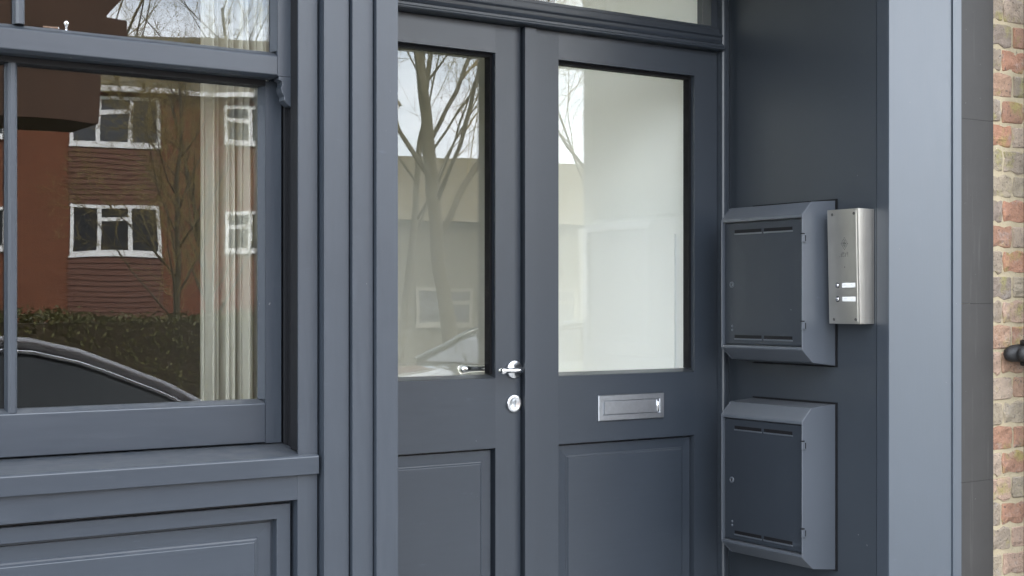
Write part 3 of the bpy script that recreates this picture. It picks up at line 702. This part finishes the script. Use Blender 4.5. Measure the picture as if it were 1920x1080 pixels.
def far_window(parent, s0, s1, z0, z1, muls, transom=None, y=.0, fm='upvc'):
    w = obj('window', box_bm(s0-.02, s1+.02, y-.055, y-.005, z0-.06, z0, .005), fm, parent)
    fr = bmesh.new(); fw = .085
    for a in ((s0, s0+fw, z0, z1), (s1-fw, s1, z0, z1), (s0+fw, s1-fw, z0, z0+fw), (s0+fw, s1-fw, z1-fw, z1)):
        box_bm(a[0], a[1], y-.04, y+.05, a[2], a[3], .004, fr)
    obj('frame', fr, fm, w)
    edges = [s0+fw] + list(muls) + [s1-fw]
    for mm in muls: obj('mullion', box_bm(mm-.05, mm+.05, y-.036, y+.05, z0+fw, z1-fw, .004), fm, w)
    for i, (a, c) in enumerate(zip(edges, edges[1:])):
        a2 = a + (.05 if i else 0); c2 = c - (.05 if i < len(muls) else 0)
        obj('pane', box_bm(a2+.002, c2-.002, y+.0, y+.02, z0+fw, z1-fw, 0), 'dark_pane', w)
        if transom and i in transom:
            zt = z1 - .36
            obj('transom_bar', box_bm(a2+.002, c2-.002, y-.03, y-.002, zt-.05, zt+.05, .004), fm, w)
    return w

# local axes: x along the facade, -y outwards (towards the shop)
ang = math.atan2(.297, .955)
bl = thing('apartment_block', 'red brick block of flats with white windows, mirrored in the sash window', 'building', (11.75, -27.3, 0), ang + math.pi)
# rotated by pi: local +x runs towards decreasing s, local -y faces the shop
S = lambda s: -s
box('wall', -6.2, 16, .03, 9.0, -.2, 6.56, 'red_brick', bl, 0)
for base in (0.0, 6.35, 12.7):
    for z0, z1 in ((2.61, 3.82), (5.27, 6.42)):
        a, c = S(.02) + base, S(-2.10) + base
        far_window(bl, a, c, z0, z1, (a + .68, a + 1.42), (1,))
        far_window(bl, S(2.85) + base, S(1.55) + base, z0+.12, z1-.10, (S(2.20) + base,), (1,))
        # tile hung spandrel below, course by course
        zl = z0 - (1.44 if z0 > 4 else 1.5)
        sp = obj('spandrel', box_bm(a-.03, c+.03, -.004, .026, zl, z0-.062, 0), 'tile_hung', bl)
        n = 11
        for i in range(n):
            h = (z0 - .07 - zl) / n
            obj('tile_course', prism_bm([(-.034, zl+i*h), (-.026, zl+i*h+.006), (-.006, zl+(i+1)*h), (-.006, zl+i*h)], 'x', a-.03, c+.03), 'tile_hung', sp)
box('gutter', -6.4, 16.2, -.34, -.20, 6.50, 6.62, 'upvc', bl, .02)
box('soffit', -6.4, 16.2, -.19, .03, 6.53, 6.56, 'upvc', bl, 0)
obj('roof', prism_bm([(-.30, 6.63), (9.3, 6.63), (4.5, 8.75)], 'x', -6.5, 16.3), 'roof_tile', bl)
obj('chimney', box_bm(3.4, 4.8, 3.9, 5.1, 7.2, 9.9, .02), 'red_brick', bl)

lb = thing('low_house', 'low olive grey building mirrored in the left door glass', 'building', (23.5, -24.0, 0), math.pi + R(12))
box('wall', -7, 6.6, .02, 8, -.2, 3.7, 'beige', lb, 0)
obj('roof', prism_bm([(-.35, 3.62), (8.3, 3.62), (6.8, 5.45), (1.6, 5.45)], 'x', -7.2, 6.8), 'roof_tile', lb)
for a in (-5.2, -2.3, .7, 3.7): far_window(lb, a, a+1.6, .85, 1.85, (a+.8,), (0,), 0, 'beige_frame')

# bare winter trees
M['bark'] = plain('olive_bark', (.085, .072, .040), .9, var=.35, scale=12, bs=.5, bscale=50)
M['twig'] = plain('olive_twigs', (.25, .19, .070), .9, var=.3, scale=4)
def tree(name, label, loc, h, r0, seed, clear=.30, spread=1.0, dens=1.0, lean=(0, 0)):
    rnd = random.Random(seed)
    t = thing(name, label, 'tree', loc, group='bare trees across the street')
    bw, tw = bmesh.new(), bmesh.new()
    SIDES = (9, 6, 5, 3, 3, 3)
    def grow(p, d, L, r, lv, c0):
        n = (9, 6, 5, 3, 2, 2)[lv]
        pts, rad = [p], [r]; dirs = [d]
        wob = (.035, .075, .10, .13, .16, .16)[lv]
        for i in range(n):
            d = (d + Vector((rnd.gauss(0, wob), rnd.gauss(0, wob), rnd.gauss(.045 if lv else .02, wob)))).normalized()
            p = p + d * (L / n); pts.append(p); dirs.append(d); rad.append(r * (1 - .80 * (i + 1) / n))
        tube_bm(pts, rad, SIDES[lv], bw if lv < 2 else tw)
        if lv >= 4: return
        k = int((20, 9, 8, 5, 0)[lv] * dens + rnd.random())
        for i in range(k):
            f = c0 + (1 - c0) * (i + rnd.random()) / k
            x = min(f * n, n - 1e-4); j = int(x); u = x - j
            q = pts[j].lerp(pts[j+1], u); dd = dirs[j+1]; rr_ = rad[j] + (rad[j+1] - rad[j]) * u
            az = i * 2.4 + rnd.uniform(-.6, .6); tilt = rnd.uniform(.45, .85) * spread
            ax = dd.orthogonal().normalized(); ax = Matrix.Rotation(az, 3, dd) @ ax
            nd = (Matrix.Rotation(tilt, 3, ax) @ dd + Vector((0, 0, .16))).normalized()
            ll = L * (.62 if lv else .52) * (1 - .60 * (f - c0) / (1 - c0 + 1e-6)) * rnd.uniform(.75, 1.2)
            grow(q, nd, ll, max(rr_ * rnd.uniform(.30, .52), .0042), lv + 1, .12)
    grow(Vector(loc) + Vector((0, 0, -.2)), Vector((lean[0], lean[1], 1)).normalized(), h, r0, 0, clear)
    obj('trunk', bw, 'bark', t, True); obj('crown', tw, 'twig', t)
    return t
tree('bare_tree', 'stout bare tree filling the left door glass with its branches', (10.42, -10.2, -.1), 11.5, .125, 5, .22, 1.0, 1.05)
tree('bare_tree', 'slimmer bare tree mirrored beside the edge of the stepped pilaster', (11.4, -13.6, -.1), 10.0, .075, 8, .24, 1.1, .75)
tree('bare_tree', 'bare tree with drooping yellowish twigs in front of the flats', (7.7, -15.3, -.1), 5.3, .075, 21, .16, 1.2, .85)
tree('bare_tree', 'small bare tree by the hedge in front of the flats', (9.5, -18.0, -.1), 5.6, .085, 33, .16, 1.2, .8)
tree('bare_tree', 'tall bare tree rising behind the roof of the flats', (14.8, -41.0, -.1), 15.0, .24, 41, .34, 1.1, .75)
tree('bare_tree', 'broad bare tree behind the far end of the roof of the flats', (19.0, -40.0, -.1), 12.0, .22, 47, .34, 1.2, .75)
tree('bare_tree', 'bare tree mirrored in the right door glass and the fanlight', (13.6, -11.0, -.1), 12.0, .11, 52, .20, 1.1, 1.05)

# hedge
M['hedge_leaf'] = plain('hedge_leaves', (.115, .110, .034), .6, var=.5, scale=5)
M['hedge_core'] = plain('hedge_twigs', (.060, .045, .022), .9, var=.3, scale=8)
def hedge():
    t = thing('hedge', 'clipped dark green hedge in front of the flats behind the parked car', 'hedge', (5, -9.3, -.1))
    rnd = random.Random(4)
    box('twigs', -8, 8.2, -9.75, -8.95, -.15, 1.24, 'hedge_core', t, .05)
    vs_, fs = [], []
    for i in range(26000):
        x = rnd.uniform(-3, 8.3); f = rnd.random()
        if f < .62: y, z = -8.93 + rnd.gauss(0, .05), rnd.uniform(.0, 1.31)
        else: y, z = rnd.uniform(-9.8, -8.9), 1.27 + rnd.gauss(0, .045) + .04 * math.sin(x * 2.1)
        c = Vector((x, y, z)); a = Vector((rnd.gauss(0, 1), rnd.gauss(0, 1), rnd.gauss(0, 1))).normalized(); b_ = a.orthogonal().normalized()
        s = rnd.uniform(.018, .034); k = len(vs_)
        vs_ += [c - a*s, c + b_*s*.5, c + a*s, c - b_*s*.5]; fs.append((k, k+1, k+2, k+3))
    me = bpy.data.meshes.new('leaves'); me.from_pydata([v - ORG[t] for v in vs_], [], fs); me.materials.append(M['hedge_leaf'])
    o = bpy.data.objects.new('leaves', me); COL.objects.link(o); o.parent = t; o['kind'] = 'stuff'
hedge()

# bus shelter on the far pavement
M['dark_timber'] = plain('dark_stained_timber', (.075, .038, .020), .7, var=.25, scale=6)
t = thing('bus_shelter', 'dark brown timber shelter roof on posts across the road', 'shelter', (2.0, -7.6, 0))
box('fascia', -1.2, 4.02, -8.1, -7.15, 3.13, 3.90, 'dark_timber', t, .01)
box('cornice', -1.3, 4.20, -8.2, -7.06, 3.902, 4.06, 'dark_timber', t, .01)
obj('roof', prism_bm([(-1.2, 4.062), (4.02, 4.062), (4.9, 5.1), (-1.2, 5.1)], 'y', -8.1, -7.15), 'dark_timber', t)
for x in (-.9, 1.2): box('post', x, x+.14, -7.9, -7.76, 0, 3.128, 'dark_timber', t, .01)

# cars
M['car_tyre'] = plain('tyre', (.02, .02, .02), .8)
M['car_glass'] = plain('dark_car_glass', (.02, .024, .022), .04)
M['lamp'] = plain('lamp_lens', (.6, .6, .6), .1)
M['tail'] = plain('tail_lens', (.3, .01, .01), .2)
def car(label, loc, flip, col, trim='chrome'):
    m, nt, p = newmat('car_paint'); p.inputs['Base Color'].default_value = (*col, 1); p.inputs['Roughness'].default_value = .22
    p.inputs['Coat Weight'].default_value = 1; p.inputs['Coat Roughness'].default_value = .03; p.inputs['Metallic'].default_value = .4
    t = thing('parked_car', label, 'car', loc, flip or 1e-6, group='cars parked in the street')
    # local: x forward, y = 0 centre, z = 0 road; width 1.80, length 4.5
    half = .88
    low = [(-2.20, .30), (-2.23, .62), (-2.10, .90), (-1.70, .95), (.90, .955), (1.45, .90), (2.05, .74), (2.24, .55), (2.20, .28), (1.72, .20), (-1.75, .20)]
    b = prism_bm([(x, z) for x, z in low], 'y', -half, half); bevel(b, .07, 3, 20)
    body = obj('body', b, m, t, True)
    roof = [(-1.62, .96), (-1.35, 1.12), (-.95, 1.27), (-.45, 1.345), (.05, 1.352), (.30, 1.335), (.55, 1.272), (.80, 1.17), (1.05, 1.055), (1.22, .965)]
    def y_at(z): return .80 - .26 * max(0, (z - .95)) / .40
    # glasshouse
    b = bmesh.new(); A = []
    for x, z in roof: A.append((b.verts.new((x, -y_at(z) + .012, z - .025)), b.verts.new((x, y_at(z) - .012, z - .025))))
    B = [(b.verts.new((x, -.795, .93)), b.verts.new((x, .795, .93))) for x, z in roof]
    for i in range(len(roof) - 1):
        b.faces.new((A[i][0], A[i+1][0], A[i+1][1], A[i][1]))
        for s in (0, 1): b.faces.new((A[i][s], A[i+1][s], B[i+1][s], B[i][s]))
    b.faces.new((A[0][0], A[0][1], B[0][1], B[0][0])); b.faces.new((A[-1][0], A[-1][1], B[-1][1], B[-1][0]))
    obj('windows', b, 'car_glass', t)
    # roof skin and pillars along the arc, chrome strip below
    for s in (-1, 1):
        obj('roof_rail', tube_bm([(x, s * (y_at(z) - .012), z - .014) for x, z in roof], .036, 12), m, body, True)
        obj('chrome_strip', tube_bm([(x, s * (y_at(z) + .022), z - .056) for x, z in roof], .0135, 8), trim, body, True)
        obj('window_strip', tube_bm([(x, s * (y_at(z) + .022), z - .090) for x, z in roof[1:-1]], .0050, 8), trim, body, True)
        obj('belt_strip', tube_bm([(-1.6, s * .80, .962), (1.25, s * .80, .965)], .008, 8), trim, body, True)
        obj('pillar', tube_bm([(-.35, s * .80, .95), (-.32, s * .555, 1.33)], .025, 8), m, body, True)
        mir = bevel(box_bm(.98, 1.12, s*.95-.08, s*.95+.08, .80, .90, 0), .03, 2); obj('wing_mirror', mir, m, body, True)
    b = bmesh.new(); row = []
    for x, z in roof[2:7]:
        row.append([b.verts.new((x, y_at(z) * k, z + .012 * (1 - k * k))) for k in (-1, -.5, 0, .5, 1)])
    for a, c in zip(row, row[1:]):
        for i in range(4): b.faces.new((a[i], c[i], c[i+1], a[i+1]))
    bmesh.ops.solidify(b, geom=b.faces[:], thickness=.02)
    obj('roof', b, m, t, True)
    for x in (-1.32, 1.38):
        for s in (-1, 1):
            mt = Matrix.Translation((x, s * .80, .315)) @ Matrix.Rotation(R(90) * -s, 4, 'X')
            w = obj('wheel', lathe_bm([(.21, -.10), (.30, -.11), (.315, -.08), (.315, .06), (.30, .09), (.21, .085)], 32, mt), 'car_tyre', t, True)
            obj('rim', lathe_bm([(.205, .0), (.205, .075), (.19, .082), (.17, .05), (.05, .06), (.03, .075)], 24, mt), 'satin', w, True)
    for s in (-1, 1):
        obj('headlight', bevel(box_bm(2.02, 2.20, s*.62-.16, s*.62+.16, .60, .70, 0), .03, 2), 'lamp', t, True)
        obj('taillight', bevel(box_bm(-2.24, -2.08, s*.66-.15, s*.66+.15, .72, .84, 0), .03, 2), 'tail', t, True)
    return t
car('grey metallic car parked at the near kerb, its roof mirrored in the sash window', (1.80, -2.80, -.10), 0, (.40, .38, .38))
car('dark green car parked at the far kerb beneath the stout bare tree', (8.9, -5.7, -.10), math.pi, (.05, .07, .06), 'black')
